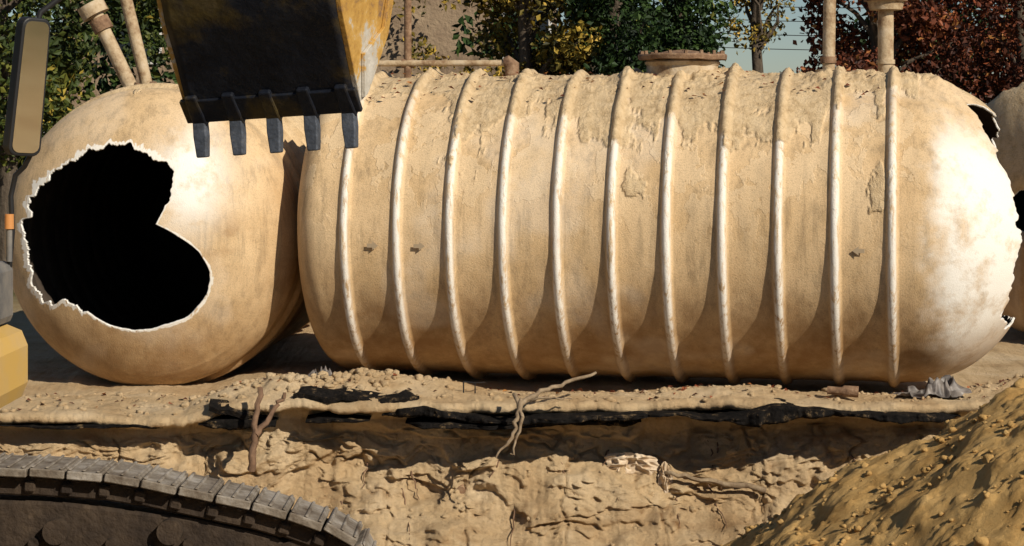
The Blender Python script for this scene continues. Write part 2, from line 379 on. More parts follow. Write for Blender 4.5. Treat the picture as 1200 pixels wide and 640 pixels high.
Yg=Y0+np.where(TY==0,eo*(1-sst(-2.1,-1.2,Y0)),np.where(TY<=2,eo,0))
Zg=Z0.copy()
def top_h(x,y):
    z=.045*fbm(x*1.1,y*1.1,0,4,110)+.026*fbm(x*5,y*5,0,5,111,.6)+.008*bil(x*16,y*16,0,3,112)
    for cx_,cy_,sx,sy,am in ((-1.95,-1.75,.45,.35,.17),(-1.35,-1.55,.35,.35,.16),(-.75,-1.5,.5,.3,.09),(-2.6,-1.9,.4,.25,.08),(.3,-1.9,.5,.2,.06),(2.2,-1.7,.8,.25,.05),(-4.6,-1.6,.6,.5,.10),(4.6,-1.5,.5,.5,.10)):
        z=z+am*np.exp(-((x-cx_)/sx)**2-((y-cy_)/sy)**2)*(1+.35*fbm(x*4,y*4,3,4,115))
    z=z-.10*(1-sst(-2.9,-2.3,x))-.07*sst(-1.45,-1.0,y)*sst(-1.,0.,x)
    return z
Zg=Zg+np.where(TY<=1,top_h(XX,Yg),0)
i2=np.where(TY[:,0]==2)[0];xx=XX[i2];zz=Z0[i2];ff=(-.16-zz)/1.85;nn_=near[i2]
w2=sst(0,.08,ff)
lay=fbm(xx*.5,zz*1.3,0,4,120)
ter=np.floor(lay*3.2);fr_=lay*3.2-ter;ter=(ter+sst(.30,.55,fr_))/3.2
wx=xx+.10*fbm(xx*4,zz*4,1,3,128);wz=zz+.08*fbm(xx*4,zz*4,6,3,129)
l2=fbm(wx*1.2+.5*lay,wz*2.8,4,5,121,.55)
t2=np.floor(l2*3);t2=(t2+sst(.35,.55,l2*3-t2))/3
l3=fbm(wx*4,wz*7,4,4,141,.6);t3=np.floor(l3*2.5);t3=(t3+sst(.35,.55,l3*2.5-t3))/2.5
dy=.28*ter+.06*lay+.12*t2+.020*t3+.018*fbm(xx*6,zz*7,0,5,122,.68)+.008*fbm(xx*20,zz*22,0,3,123,.7)
crack=np.exp(-(np.abs(fbm(wx*1.3,wz*1.0,7,4,125))/.03)**2)
dy-=.05*crack
Yg[i2]-=dy*w2*nn_
Zg[i2]+=(.08*fbm(xx*1.8,zz*2,5,3,126)+.010*fbm(xx*8,zz*8,5,3,127))*w2*nn_
Zg[i2]+=np.where(xx<-2.3,-.10*(1-sst(-2.9,-2.3,xx))*(1-ff),0)
m3=(TY>=3);Zg=Zg+np.where(m3,.06*fbm(XX*1.3,Y0*1.3,0,4,130),0)
damp=np.where(TY==3,.5,0.)+0*XX;damp[i2]=sst(.05,.5,ff)*.55+.1+crack*.8+.4*(l3<-.25)
far=np.where(Y0>3,sst(4,12,Y0),0)+0*XX
far=np.maximum(far,sst(9,18,np.abs(XX))*.8)
G=np.stack([XX,Yg,Zg],-1)
g=mk('ground',G.reshape(-1,3),gridF(G.shape[0],len(X)),SAND,None,dict(damp=damp,far=far))
if g.data.polygons[len(X)*60+300].normal.z<0:g.data.flip_normals()
FaceP=G[i2][:, (X>-6)&(X<6)].reshape(-1,3)
def face_y(x,z):
    d=(FaceP[:,0]-x)**2+(FaceP[:,2]-z)**2;return float(FaceP[np.argmin(d),1])
def gz(x,y):return float(top_h(np.array([[x]],float),np.array([[y]],float))[0,0])

def slab(name,x0,x1,z,yb,out,th,seed,tilt=0,parent=None):
    n=int((x1-x0)/.012);x=np.linspace(x0,x1,n)
    nyr=18
    endt=np.minimum(sst(x0,x0+.15,x),1-sst(x1-.15,x1,x))*.8+.2
    fr=-2.2+edge_off(x)-out*(.75+.5*fbm(x*1.1,0,0,3,seed)+.30*fbm(x*4,0,0,4,seed+21,.6))*endt
    fr=np.minimum(fr,yb-.12)
    zz_=z+.035*fbm(x*.8,0,0,3,seed+2)+tilt*(x-x0)+.012*fbm(x*4,4,4,4,seed+22,.6)
    thx=th*np.clip(.9+1.0*fbm(x*1.3,3,0,4,seed+9,.55),.25,2)*endt
    top=[];bot=[]
    for j in range(nyr):
        t=j/(nyr-1);y=yb*(1-t)+fr*t
        dz=.010*fbm(x*7,y*7,0,4,seed+3,.6)-.04*t**3*(.5+fbm(x*1.6,0,3,3,seed+4))
        top.append(np.stack([x,y,zz_+dz+thx/2],-1))
        bot.append(np.stack([x,y+(.02 if t==1 else 0),zz_+dz-thx/2*(1+.4*fbm(x*6,y*5,9,4,seed+5,.6))],-1))
    mid=[np.stack([x,fr-.014*fbm(x*12,0,q_*1.5,4,seed+7,.6),zz_-.04*(.5+fbm(x*1.6,0,3,3,seed+4))+thx*(.3-.2*q_)],-1) for q_ in range(4)]
    P=np.array(top+mid+bot[::-1])
    return mk(name,P.reshape(-1,3),gridF(P.shape[0],n),ASPH,parent,smooth=True)
slab_root=empty('asphalt_layer')
slab('main_layer',-1.10,3.80,-.085,-1.85,.27,.085,140,parent=slab_root)
slab('lower_layer',-.9,1.1,-.155,-1.85,.14,.04,170,parent=slab_root)
slab('broken_edge',-2.65,-2.0,-.12,-1.9,.17,.05,150,parent=slab_root)
slab('broken_edge',-1.75,-1.2,-.12,-1.9,.14,.045,156,parent=slab_root)
slab('thin_edge',-5.6,-2.95,-.19,-1.9,.06,.022,160,parent=slab_root)
def plate(name,poly,loc,rot,th,mat,parent,seed=0):
    bm=bmesh.new();vs=[bm.verts.new((p[0],p[1],0)) for p in poly];f=bm.faces.new(vs)
    r=bmesh.ops.extrude_face_region(bm,geom=[f]);bmesh.ops.translate(bm,verts=[v for v in r['geom'] if isinstance(v,bmesh.types.BMVert)],vec=(0,0,-th))
    bmesh.ops.recalc_face_normals(bm,faces=bm.faces);bmesh.ops.triangulate(bm,faces=bm.faces)
    bmesh.ops.subdivide_edges(bm,edges=bm.edges,cuts=3,use_grid_fill=True)
    for v in bm.verts:
        c=v.co;v.co=c+Vector((float(fbm(c.x*9,c.y*9,seed,3,1)),float(fbm(c.x*9,c.y*9,seed+4,3,2)),float(fbm(c.x*7,c.y*7,seed+8,3,3))))*.028
    me=bpy.data.meshes.new(name);bm.to_mesh(me);bm.free();me.materials.append(mat)
    o=bpy.data.objects.new(name,me);sc.collection.objects.link(o);o.location=loc;o.rotation_euler=rot;o.parent=parent;return o
plate('loose_plate',[(-.42,-.1),(-.1,-.16),(.25,-.12),(.45,-.02),(.3,.1),(-.05,.14),(-.38,.08)],(-1.42,-2.12,.08),(.16,.06,0),.045,ASPH,slab_root,3)
plate('loose_plate',[(-.2,-.08),(.1,-.1),(.22,0),(.1,.1),(-.2,.06)],(-1.0,-2.2,.05),(.3,-.1,.1),.045,ASPH,slab_root,7)
plate('loose_plate',[(-.2,-.08),(.1,-.1),(.22,0),(.1,.1),(-.2,.06)],(-2.35,-2.25,-.03),(.35,.25,.1),.045,ASPH,slab_root,9)

# ---------------------------------------------------------------- dirt pile
nx=ny=470
px=np.linspace(.9,8.2,nx);py=np.linspace(-9.4,-2.9,ny)
PX,PY=np.meshgrid(px,py)
rr=np.sqrt(((PX-4.75)/1.0)**2+((PY+6.2)/.95)**2)
lo=fbm(PX*.9,PY*.9,0,3,200)
h=1.58-.66*np.sqrt(rr**2+.20)+.12*lo
mid_=fbm(PX*2.2,PY*2.2,0,3,201,.5)
lump=np.clip(fbm(PX*7,PY*7,4,4,207,.6)-.15,0,1)
h=h+.07*mid_+.05*lump+.012*fbm(PX*12,PY*12,0,4,202,.7)
h=np.maximum(h,-2.25)
pile=mk('dirt_pile',np.stack([PX+.03*fbm(PX*5,PY*5,3,2,205),PY+.03*fbm(PX*5,PY*5,9,2,206),h],-1).reshape(-1,3),gridF(ny,nx),DIRT)
if pile.data.polygons[1000].normal.z<0:pile.data.flip_normals()

bm=bmesh.new();bmesh.ops.create_icosphere(bm,subdivisions=2,radius=1);bm.verts.ensure_lookup_table()
IV=np.array([v.co[:] for v in bm.verts]);IF=np.array([[v.index for v in f.verts] for f in bm.faces]);bm.free()
def clods(name,pts,sizes,mat):
    V=[];F=[];o=0
    for i,(p_,s) in enumerate(zip(pts,sizes)):
        q_=IV*(1+.55*vn(IV[:,0]*1.7+i*3.1,IV[:,1]*1.7,IV[:,2]*1.7,9)[:,None])*np.array([1,RNG.uniform(.7,1),RNG.uniform(.5,.85)])*s
        a_=RNG.uniform(0,6.28);ca,sa=math.cos(a_),math.sin(a_)
        q_=q_@np.array([[ca,-sa,0],[sa,ca,0],[0,0,1]])
        V.append(q_+np.array(p_));F.append(IF+o);o+=len(IV)
    z=np.zeros(o)
    return mk(name,np.vstack(V),np.vstack(F),mat,None,dict(damp=z,far=z),smooth=True)
pts=[];sz=[]
for i in range(800):
    x=RNG.uniform(-5,5);y=RNG.uniform(-2.2,-.9);s=min(.05,.006+RNG.exponential(.009));pts.append((x,y,gz(x,y)+s*.2));sz.append(s)
for i in range(130):
    x=RNG.normal(-1.5,.5);y=RNG.uniform(-2.1,-1.2);s=RNG.uniform(.015,.05);pts.append((x,y,gz(x,y)+s*.2));sz.append(s)
for i in range(300):
    x=RNG.uniform(-4.5,3);z=RNG.uniform(-1.3,-.3);s=.006+RNG.exponential(.010);pts.append((x,face_y(x,z)+s*.2,z));sz.append(min(s,.05))
clods('soil_clods',pts,sz,SAND)
pts=[];sz=[]
for i in range(3600):
    ix=RNG.randint(0,nx);iy=RNG.randint(0,ny);s=min(.06,.005+RNG.exponential(.010))
    pts.append((PX[iy,ix],PY[iy,ix],h[iy,ix]+s*.2));sz.append(s)
clods('dirt_clods',pts,sz,DIRT)

# ---------------------------------------------------------------- roots, sticks, rubbish
def wob(pts,n=14,a=.02):
    pts=np.array(pts,float);t=np.linspace(0,len(pts)-1,n);q_=np.stack([np.interp(t,range(len(pts)),pts[:,i]) for i in range(3)],-1)
    return q_+RNG.normal(0,a,q_.shape)*.5
r1=empty('tree_root')
tube('root_main',wob([(.72,-2.25,.27),(.45,-2.35,.19),(.2,-2.45,.10),(.06,-2.55,.03)]),np.linspace(.012,.024,14),ROOT,r1,8,.2)
tube('root_1',wob([(.08,-2.5,.05),(.05,-2.66,-.08),(-.02,-2.72,-.25),(-.14,-2.74,-.38)]),np.linspace(.026,.008,14),ROOT,r1,8,.2)
tube('root_2',wob([(.02,-2.45,.10),(.09,-2.64,-.05),(.04,-2.72,-.22),(.0,-2.76,-.36)]),np.linspace(.020,.007,14),ROOT,r1,8,.2)
tube('root_3',wob([(.06,-2.5,.02),(.2,-2.5,.08),(.35,-2.45,.08),(.5,-2.4,.05)]),np.linspace(.015,.005,14),ROOT,r1,8,.2)
r2=empty('dry_branch')
tube('stem',wob([(-2.10,-2.45,.16),(-2.12,-2.55,-.1),(-2.14,-2.62,-.3),(-2.15,-2.64,-.48)]),np.linspace(.022,.034,14),STICK,r2,8,.2)
tube('fork',wob([(-1.90,-2.42,.12),(-1.98,-2.5,-.02),(-2.12,-2.6,-.22)]),np.linspace(.014,.026,14),STICK,r2,8,.2)
r3=empty('dry_branch.001');y1=face_y(1.6,-.68)-.06
tube('stem',wob([(1.3,y1,-.62),(1.7,y1-.05,-.70),(2.15,y1-.1,-.74)]),np.linspace(.018,.026,14),ROOT,r3,8,.2)
r4=empty('hanging_roots')
for i in range(18):
    x=RNG.choice([RNG.uniform(-4.6,-1),RNG.uniform(-1,3.2)]);z=RNG.uniform(-.3,-.9);y=face_y(x,z)-.02;L=RNG.uniform(.1,.4);dxx=RNG.uniform(-.15,.15)
    tube('rootlet',wob([(x,y+.03,z),(x+dxx*.5,y-.05,z-L*.5),(x+dxx,face_y(x+dxx,z-L)-.02,z-L)],8,.02),np.linspace(.009,.003,8),STICK,r4,6)
def crumple(name,c,sx,sz_,mat,seed,flat=False,amp=.05):
    n=70;u,v=np.meshgrid(np.linspace(-1,1,n),np.linspace(-1,1,n))
    a_=np.arctan2(v,u);q_=np.maximum(np.abs(u),np.abs(v));ol=1+.35*fbm(np.cos(a_)*1.5,np.sin(a_)*1.5,0,3,seed+8)
    k_=q_/np.maximum(np.hypot(u,v),1e-4)*ol
    bx=u*k_*sx;bz=v*k_*sz_
    ridg=1-np.abs(fbm(u*1.3+.4*v,v*1.1,0,3,seed,.45))*2
    ridg2=1-np.abs(fbm(u*2.6,v*1.6-.7*u,5,2,seed+3))*2
    dd=amp*(ridg+.45*ridg2)*(1-q_**3*.8)
    if flat:P=np.stack([c[0]+bx,c[1]+bz,c[2]+np.clip(dd,.0,1)+.012],-1)
    else:P=np.stack([c[0]+bx,c[1]-np.clip(dd,0,1)-.01,c[2]+bz+.3*dd],-1)
    return mk(name,P.reshape(-1,3),gridF(n,n),mat)
crumple('plastic_sheet',(1.02,face_y(1.05,-.55)-.05,-.56),.24,.10,FILM,300,amp=.07)
crumple('plastic_sheet.001',(1.32,face_y(1.32,-.66)-.05,-.68),.07,.13,FILM,320)
crumple('crumpled_tarp',(3.62,-1.80,gz(3.62,-1.80)+.02),.30,.20,GFILM,310,True,.14)
crumple('crumpled_tarp.001',(-1.75,-1.0,gz(-1.75,-1.0)+.02),.20,.14,GFILM,330,True,.12)
tube('pipe_stub',[(2.72,-1.9,.07),(2.84,-1.93,.065),(2.86,-1.93,.065),(2.98,-1.95,.06)],[.035,.035,.05,.05],RUST,None,14)
yq=face_y(-.44,-.78)
tube('pipe_stub.001',[(-.44,yq-.05,-.78),(-.44,yq+.1,-.76)],.04,RUST,None,14)
wf=empty('wire_frame')
for a_,b2_ in (((-.42,-1.8,.02),(-.42,-1.8,.13)),((-.42,-1.8,.13),(-.32,-1.8,.12)),((-.32,-1.8,.12),(-.32,-1.8,.03)),((-.32,-1.8,.12),(-.24,-1.6,.10))):
    tube('wire',[a_,b2_],.006,BLK,wf,6)
V=[];F=[];ti=[]
for i in range(300):
    if i<190:x=RNG.uniform(-5,5);y=RNG.uniform(-2.1,-1.0);z=gz(x,y)+.012
    else:
        s=RNG.uniform(-1.4,3.6);pp=onA(s,RNG.uniform(55,88),.05);x,y,z=pp
    a_=RNG.uniform(0,6.28);s=RNG.uniform(.015,.035);u=np.array([math.cos(a_),math.sin(a_),RNG.uniform(-.4,.4)])*s;v=np.array([-math.sin(a_),math.cos(a_),RNG.uniform(-.4,.6)])*s*.7
    c=np.array([x,y,z]);o0=len(V);V+=[c-u,c-v+[0,0,.01],c+u,c+v+[0,0,.01]];F.append([o0,o0+1,o0+2,o0+3]);ti+=[RNG.uniform(.2,1)]*4
mk('fallen_leaves',np.array(V),np.array(F),LR,None,dict(tint=ti),smooth=False)

# ---------------------------------------------------------------- pipes
def pipe(name,parts):
    r=empty(name)
    for nm,pts_,rd,mt in parts:tube(nm,pts_,rd,mt,r,20)
    return r
pipe('riser_pipe',[('tube',[(2.93,-.55,2.66),(2.95,-.55,3.9)],.058,CREAM),('coupling',[(2.93,-.55,2.93),(2.93,-.55,2.99)],.075,RUST),('base_collar',[(2.93,-.55,2.64),(2.93,-.55,2.84)],[.11,.08],CREAM),('flange',[(2.92,-.55,2.84),(2.92,-.55,2.87)],.11,CREAM)])
pipe('riser_pipe.001',[('tube',[(3.45,-.62,2.66),(3.45,-.62,3.6)],.072,CREAM),('cap_ring',[(3.45,-.62,3.42),(3.45,-.62,3.5)],[.15,.17],CREAM),('cap_plate',[(3.45,-.62,3.5),(3.45,-.62,3.54)],.20,RUST),('coupling',[(3.45,-.62,2.92),(3.45,-.62,2.96)],.085,CREAM)])
pipe('vent_pipe',[('vertical',[(-1.0,.15,2.60),(-1.0,.15,4.1)],.036,RUST),('horizontal',[(-1.28,.15,2.95),(-.05,.05,2.95)],.030,CREAM),('elbow',[(-.08,.05,2.95),(-.04,.05,2.955),(0.0,.04,2.94),(.0,.03,2.70)],[.05,.07,.07,.065],RUST),('tee',[(-1.06,.15,2.95),(-.94,.15,2.95)],.045,RUST)])
pipe('vent_pipe.001',[('tube',[(-3.72,.9,2.58),(-3.80,.9,2.75),(-4.17,.9,3.52)],.07,CREAM),('collar',[(-4.06,.9,3.30),(-4.12,.9,3.42)],.10,RUST),('cap',[(-4.14,.9,3.45),(-4.20,.9,3.56)],.14,CREAM)])
pipe('vent_pipe.002',[('tube',[(-3.66,1.3,2.58),(-3.98,1.3,3.9)],.062,CREAM)])
pipe('pipe_coupling',[('body',[(-3.62,.3,2.70),(-3.35,.3,2.72)],.05,RUST),('nut',[(-3.5,.3,2.71),(-3.44,.3,2.71)],.07,RUST),('nut_2',[(-3.64,.3,2.62),(-3.60,.3,2.76)],.05,RUST)])

# ---------------------------------------------------------------- EXCAVATOR
ex=empty('excavator')
yaw=math.radians(17);roll=math.radians(3.5)
Mb=Matrix.Translation((-1.29,-8.70,2.44))@Matrix.Rotation(-yaw,4,'Z')@Matrix.Rotation(-roll,4,'Y')
SH=.13;TP=.02
def bl(x,y,z):return tuple(Mb@Vector((x*(1+TP*z)+SH*z,y,z)))
W=.48
prof=[(0,0),(-.16,.20),(-.36,.46),(-.50,.72),(-.54,1.0),(-.44,1.28),(-.18,1.45),(.12,1.47)]
pf=[]
for i in range(len(prof)-1):
    for t in np.linspace(0,1,5,endpoint=False):pf.append(tuple(np.array(prof[i])*(1-t)+np.array(prof[i+1])*t))
pf.append(prof[-1])
V=[];nxw=25
for (y,z) in pf:
    for i in range(nxw):
        x=-W+2*W*i/(nxw-1);V.append(bl(x,y+.014*float(fbm(x*3,z*3,1,2,500)),z))
o=mk('bucket_shell',V,gridF(len(pf),nxw),BKT,ex);m=o.modifiers.new('s','SOLIDIFY');m.thickness=.025;m.offset=0
side=prof+[(.34,1.1),(.40,.75),(.30,.35),(.10,.04)]
e_z=lambda v:Mb.to_3x3()@Vector(v)
for sx_,nm in ((1,'side_plate_1'),(-1,'side_plate_2')):
    prism(nm,[(y,z) for y,z in side],bl(sx_*W-(.0 if sx_>0 else .03),0,0),e_z((0,1,0)),e_z((SH+TP*W*sx_,0,1)),e_z((1,0,0)),.03,YWORN,ex,.004)
    prism(nm+'_edge',[(-.05,.25),(.0,.02),(.05,.05),(.28,.36),(.37,.75),(.30,.75),(.22,.40)],bl(sx_*W+(.032 if sx_>0 else -.055),0,0),e_z((0,1,0)),e_z((SH+TP*W*sx_,0,1)),e_z((1,0,0)),.022,YWORN,ex,.003)
dn=Vector((0,.16,-.20)).normalized();nrm=Vector((0,-.78,-.62))
prism('lip_plate',[(-W-.03,-.10),(W+.03,-.10),(W+.03,.05),(-W-.03,.05)],bl(0,0,0),e_z((1,0,0)),e_z(dn),e_z(nrm),.03,BKT,ex,.006)
for i in range(5):
    x=-W+.045+i*(2*W-.09)/4
    prism('tooth_adapter',[(-.034,-.13),(.034,-.13),(.044,.07),(-.044,.07)],Vector(bl(x,0,0))+e_z(nrm)*-.02,e_z((1,0,0)),e_z(dn),e_z(nrm),.060,BKT,ex,.010)
    dv=Vector((0,.05,-1)).normalized();nv=Vector((0,-1,-.05)).normalized()
    prism('tooth',[(-.036,-.03),(.036,-.03),(.040,.10),(.030,.215),(-.030,.215),(-.040,.10)],Vector(bl(x,.03,-.03))+e_z(nv)*-.02,e_z((1,0,0)),e_z(dv),e_z(nv),.055,TOO,ex,.008)
for x in (-.25,.25):
    prism('bucket_lug',[(0,-.12),(.30,-.05),(.28,.12),(.05,.22),(-.08,.1)],bl(x,-.10,1.48),e_z((0,1,0)),e_z((0,0,1)),e_z((1,0,0)),.04,YEL,ex)
prism('stick',[(-.18,-.5),(.22,-.5),(.28,2.0),(-.1,2.6),(-.3,2.0)],(-1.25,-9.0,3.75),(0,1,0),(0,0,1),(1,0,0),.3,YEL,ex,.02)
tube('boom',[(-2.7,-13.2,1.8),(-2.65,-12.6,3.6),(-2.2,-11.2,5.4),(-1.5,-9.6,5.9),(-1.15,-8.8,5.7)],[.24,.28,.30,.24,.18],YEL,ex,8)
tube('boom_cylinder',[(-2.9,-12.9,1.9),(-2.6,-11.9,4.3)],.08,TOO,ex,14)
tube('bucket_cylinder',[(-1.1,-8.6,5.4),(-1.1,-8.75,4.0)],.07,TOO,ex,14)
prism('linkage',[(-.1,-.3),(.1,-.3),(.1,.5),(-.1,.5)],(-1.2,-8.85,3.7),(0,1,0),(0,0,1),(1,0,0),.25,YEL,ex,.02)
box('house_skirt',(-4.6,-15.6,1.40),(-1.64,-12.82,1.665),YEL,ex,.07)
box('house_base',(-4.5,-15.5,1.05),(-2.1,-13.0,1.398),GRS,ex,.02)
box('house_panel',(-4.55,-15.5,1.668),(-1.69,-12.86,1.88),GRY,ex,.03)
box('cab_lower',(-3.1,-14.6,1.883),(-1.86,-12.95,2.35),YEL,ex,.04)
for xx_ in (-3.08,-1.94):
    for yy_ in (-14.55,-13.05):box('cab_pillar',(xx_,yy_,2.352),(xx_+.07,yy_+.08,3.35),BLK,ex,.01)
box('cab_glass',(-3.03,-14.5,2.353),(-1.91,-13.02,3.34),GLS,ex,.01)
box('cab_roof',(-3.12,-14.62,3.352),(-1.86,-12.95,3.46),YEL,ex,.04)
box('engine_hood',(-4.6,-17.2,1.3),(-2.0,-15.62,2.4),YEL,ex,.08)
box('swing_frame',(-4.2,-14.4,.55),(-2.6,-11.6,1.04),GRS,ex,.05)
Mm=Matrix.Translation((-1.606,-13.0,2.466))@Matrix.Rotation(math.radians(40),4,'Z')@Matrix.Rotation(math.radians(3),4,'Y')@Matrix.Rotation(math.radians(6),4,'X')
mv=lambda v:Mm.to_3x3()@Vector(v)
def rr_poly(w,h_,r,n=5,tp=0):
    P=[]
    for cx_,cy_,a0 in ((w-r,h_-r,0),(-w+r,h_-r,90),(-w+r,-h_+r,180),(w-r,-h_+r,270)):
        for i in range(n+1):
            a_=math.radians(a0+90*i/n);P.append((cx_+r*math.cos(a_),cy_+r*math.sin(a_)))
    return [(x*(1+tp*y),y) for x,y in P]
prism('mirror_housing',rr_poly(.056,.232,.03,tp=-.3),Mm@Vector((0,.045,0)),mv((1,0,0)),mv((0,0,1)),mv((0,-1,0)),.05,BLK,ex,.006)
prism('mirror_glass',rr_poly(.046,.220,.025,tp=-.3),Mm@Vector((0,-.005,0)),mv((1,0,0)),mv((0,0,1)),mv((0,-1,0)),.004,MIR,ex,0)
tube('mirror_bracket',[(-1.615,-12.96,2.24),(-1.64,-12.94,2.20),(-1.675,-12.92,2.17),(-1.69,-12.92,2.10),(-1.685,-12.92,1.98),(-1.70,-12.9,1.86)],.009,BLK,ex,10)
tube('mirror_arm',[(-1.60,-12.95,2.66),(-1.585,-12.94,2.72),(-1.52,-12.92,2.77),(-1.44,-12.9,2.86),(-1.9,-12.95,3.2)],.010,BLK,ex,10)
tube('marker_lamp',[(-1.693,-12.93,1.99),(-1.693,-12.93,2.04)],[.016,.015],ORG,ex,14)
tube('lamp_stem',[(-1.693,-12.93,1.88),(-1.693,-12.93,1.989)],.010,GRY,ex,10)

def track(yc,w,nm):
    P=np.array([(-5.4,.92),(-4.2,.885),(-3.2,.86),(-2.4,.845),(-1.8,.815),(-1.35,.735),(-.92,.630),(-.68,.52),(-.58,.30),(-.66,.10),(-.85,.0),(-1.3,-.03),(-3,-.03),(-5.0,-.03),(-5.6,.05),(-5.95,.3),(-5.98,.6),(-5.8,.84)])
    n=len(P);pts_=[]
    for i in range(n):
        p0,p1,p2,p3=P[i-1],P[i],P[(i+1)%n],P[(i+2)%n]
        for t in np.linspace(0,1,20,endpoint=False):
            pts_.append(.5*((2*p1)+(-p0+p2)*t+(2*p0-5*p1+4*p2-p3)*t*t+(-p0+3*p1-3*p2+p3)*t**3))
    pts_=np.array(pts_+[pts_[0]]);sl=np.concatenate([[0],np.cumsum(np.hypot(*np.diff(pts_,axis=0).T))]);L=sl[-1];ns=int(round(L/.165));pitch=L/ns
    V=[];F=[];V2=[];F2=[]
    def addbox(V,F,c,t,nn,l,y0,y1,z0,z1):
        o0=len(V)
        for yy in (y0,y1):
            for a_,b_ in ((-l/2,z0),(l/2,z0),(l/2,z1),(-l/2,z1)):
                V.append((c[0]+t[0]*a_+nn[0]*b_,yy,c[1]+t[1]*a_+nn[1]*b_))
        F+= [[o0,o0+1,o0+2,o0+3],[o0+7,o0+6,o0+5,o0+4],[o0,o0+4,o0+5,o0+1],[o0+1,o0+5,o0+6,o0+2],[o0+2,o0+6,o0+7,o0+3],[o0+3,o0+7,o0+4,o0]]
    for i in range(ns):
        s=(i+.5)*pitch;c=np.array([np.interp(s,sl,pts_[:,0]),np.interp(s,sl,pts_[:,1])]);c2=np.array([np.interp((s+.02)%L,sl,pts_[:,0]),np.interp((s+.02)%L,sl,pts_[:,1])])
        t=(c2-c)/np.linalg.norm(c2-c)
        jy=random.uniform(-.008,.008);ta=random.uniform(-.03,.03);t=np.array([t[0]*math.cos(ta)-t[1]*math.sin(ta),t[0]*math.sin(ta)+t[1]*math.cos(ta)]);nn=np.array([-t[1],t[0]])
        addbox(V,F,c,t,nn,pitch*.93,yc-w/2+jy,yc+w/2+jy,-.028,.010)
        for g_ in (-.40,-.02,.36):
            addbox(V,F,c+t*pitch*g_,t,nn,.016,yc-w/2+.004+jy,yc+w/2-.004+jy,.0105,.020)
        for yy in (-.11,.07):
            addbox(V2,F2,c,t,nn,pitch*1.05,yc+yy,yc+yy+.035,-.12,-.029)
        addbox(V2,F2,c+t*pitch*.5,t,nn,.05,yc-.135,yc+.12,-.10,-.05)
        addbox(V2,F2,c-t*pitch*.2,t,nn,.03,yc-.16,yc-.13,-.045,-.029)
        addbox(V2,F2,c+t*pitch*.2,t,nn,.03,yc-.16,yc-.13,-.045,-.029)
    o=mk(nm+'_shoes',V,np.array(F),TRK,ex,smooth=False);m=o.modifiers.new('b','BEVEL');m.width=.006;m.segments=1
    o=mk(nm+'_chain',V2,np.array(F2),GRS,ex,smooth=False);m=o.modifiers.new('b','BEVEL');m.width=.008;m.segments=1
    prism(nm+'_frame',[(-5.4,.22),(-1.2,.16),(-.84,.22),(-.80,.40),(-1.05,.535),(-1.4,.615),(-2.0,.69),(-5.2,.76)],(0,yc+.08,0),(1,0,0),(0,0,1),(0,-1,0),.16,GRS,ex,.02)
    for x,z,r in ((-.92,.30,.22),(-5.5,.45,.32)):
        cyl(nm+'_wheel',(x,yc,z),(0,1,0),r,.18,GRS,ex,32);cyl(nm+'_hub',(x,yc,z),(0,1,0),.1,.26,GRS,ex,20)
    for i in range(7):cyl(nm+'_roller',(-1.7-i*.52,yc,.10),(0,1,0),.09,.24,GRS,ex,18)
    for x in (-1.5,-2.0,-2.9,-4.2):cyl(nm+'_carrier_roller',(x,yc-.02,.56),(0,1,0),.055,.24,GRS,ex,18)
    for i in range(22):
        cyl(nm+'_frame_bolt',(-1.25-i*.17,yc-.09,.47+.035*(i%2)),(0,1,0),.024,.05,GRS,ex,8)
track(-10.68,.36,'far_track');track(-13.6,.36,'near_track')

# ---------------------------------------------------------------- TREES
def leaves(name,cent,crad,n,size,mat,parent,seed,zmin=.3):
    r=np.random.RandomState(seed);cent=np.array(cent);ci=r.randint(0,len(cent),n)
    d=r.normal(0,1,(n,3));d/=np.linalg.norm(d,axis=1)[:,None];rad=r.uniform(.25,1,n)**.6
    P=cent[ci]+d*(rad*np.array(crad)[ci])[:,None]*np.array([1,1,.75])
    P+=r.normal(0,.06,P.shape)
    u=r.normal(0,1,(n,3));u/=np.linalg.norm(u,axis=1)[:,None];v=np.cross(u,r.normal(0,1,(n,3)));v/=np.linalg.norm(v,axis=1)[:,None]
    s=(size*r.uniform(.6,1.3,n))[:,None]
    droop=np.cross(u,v)*s*.25
    V=np.stack([P-u*s,P-v*s*.6+droop,P+u*s,P+v*s*.6+droop],1)
    ct=r.uniform(-.25,.25,len(cent))
    ti=np.clip(.47+ct[ci]+r.normal(0,.22,n),0,1)
    keep=P[:,2]>zmin;V=V[keep];ti=ti[keep];m_=len(V)
    return mk(name,V.reshape(-1,3),np.arange(m_*4).reshape(-1,4),mat,parent,dict(tint=np.repeat(ti,4)),smooth=False)
def tree(name,x,y,h_,rx,zc_,rz,nl,size,mat,seed,ncl=45,cr=(.35,.7)):
    r=np.random.RandomState(seed);root=empty(name)
    tube('trunk',[(x,y,-.1),(x+.05,y,h_*.3),(x-.08,y+.05,h_*.6),(x+.05,y,h_*.92)],[.17,.13,.09,.03],BARK,root,10,.1)
    cs=[];rs=[]
    for i in range(ncl):
        d=r.normal(0,1,3);d/=np.linalg.norm(d);q_=r.uniform(.45,1.)
        c=np.array([x,y,zc_])+d*q_*np.array([rx,rx,rz]);cs.append(c);rs.append(r.uniform(*cr))
        if i%3==0:
            zb=np.clip(c[2]-.8,h_*.2,h_*.8);tube('limb',[(x,y,zb),((x+c[0])/2+r.normal(0,.1),(y+c[1])/2,(zb+c[2])/2+.1),tuple(c)],[.06,.035,.012],BARK,root,6)
    leaves('foliage',cs,rs,nl,size,mat,root,seed+1)
    return root
tree('yellowing_tree',.25,13,7,1.15,3.9,2.2,10000,.060,LY,1,44,(.3,.6))
tree('ivy_tree',1.65,12.5,7,.65,3.6,2.6,11000,.055,LD,2,36,(.3,.45))
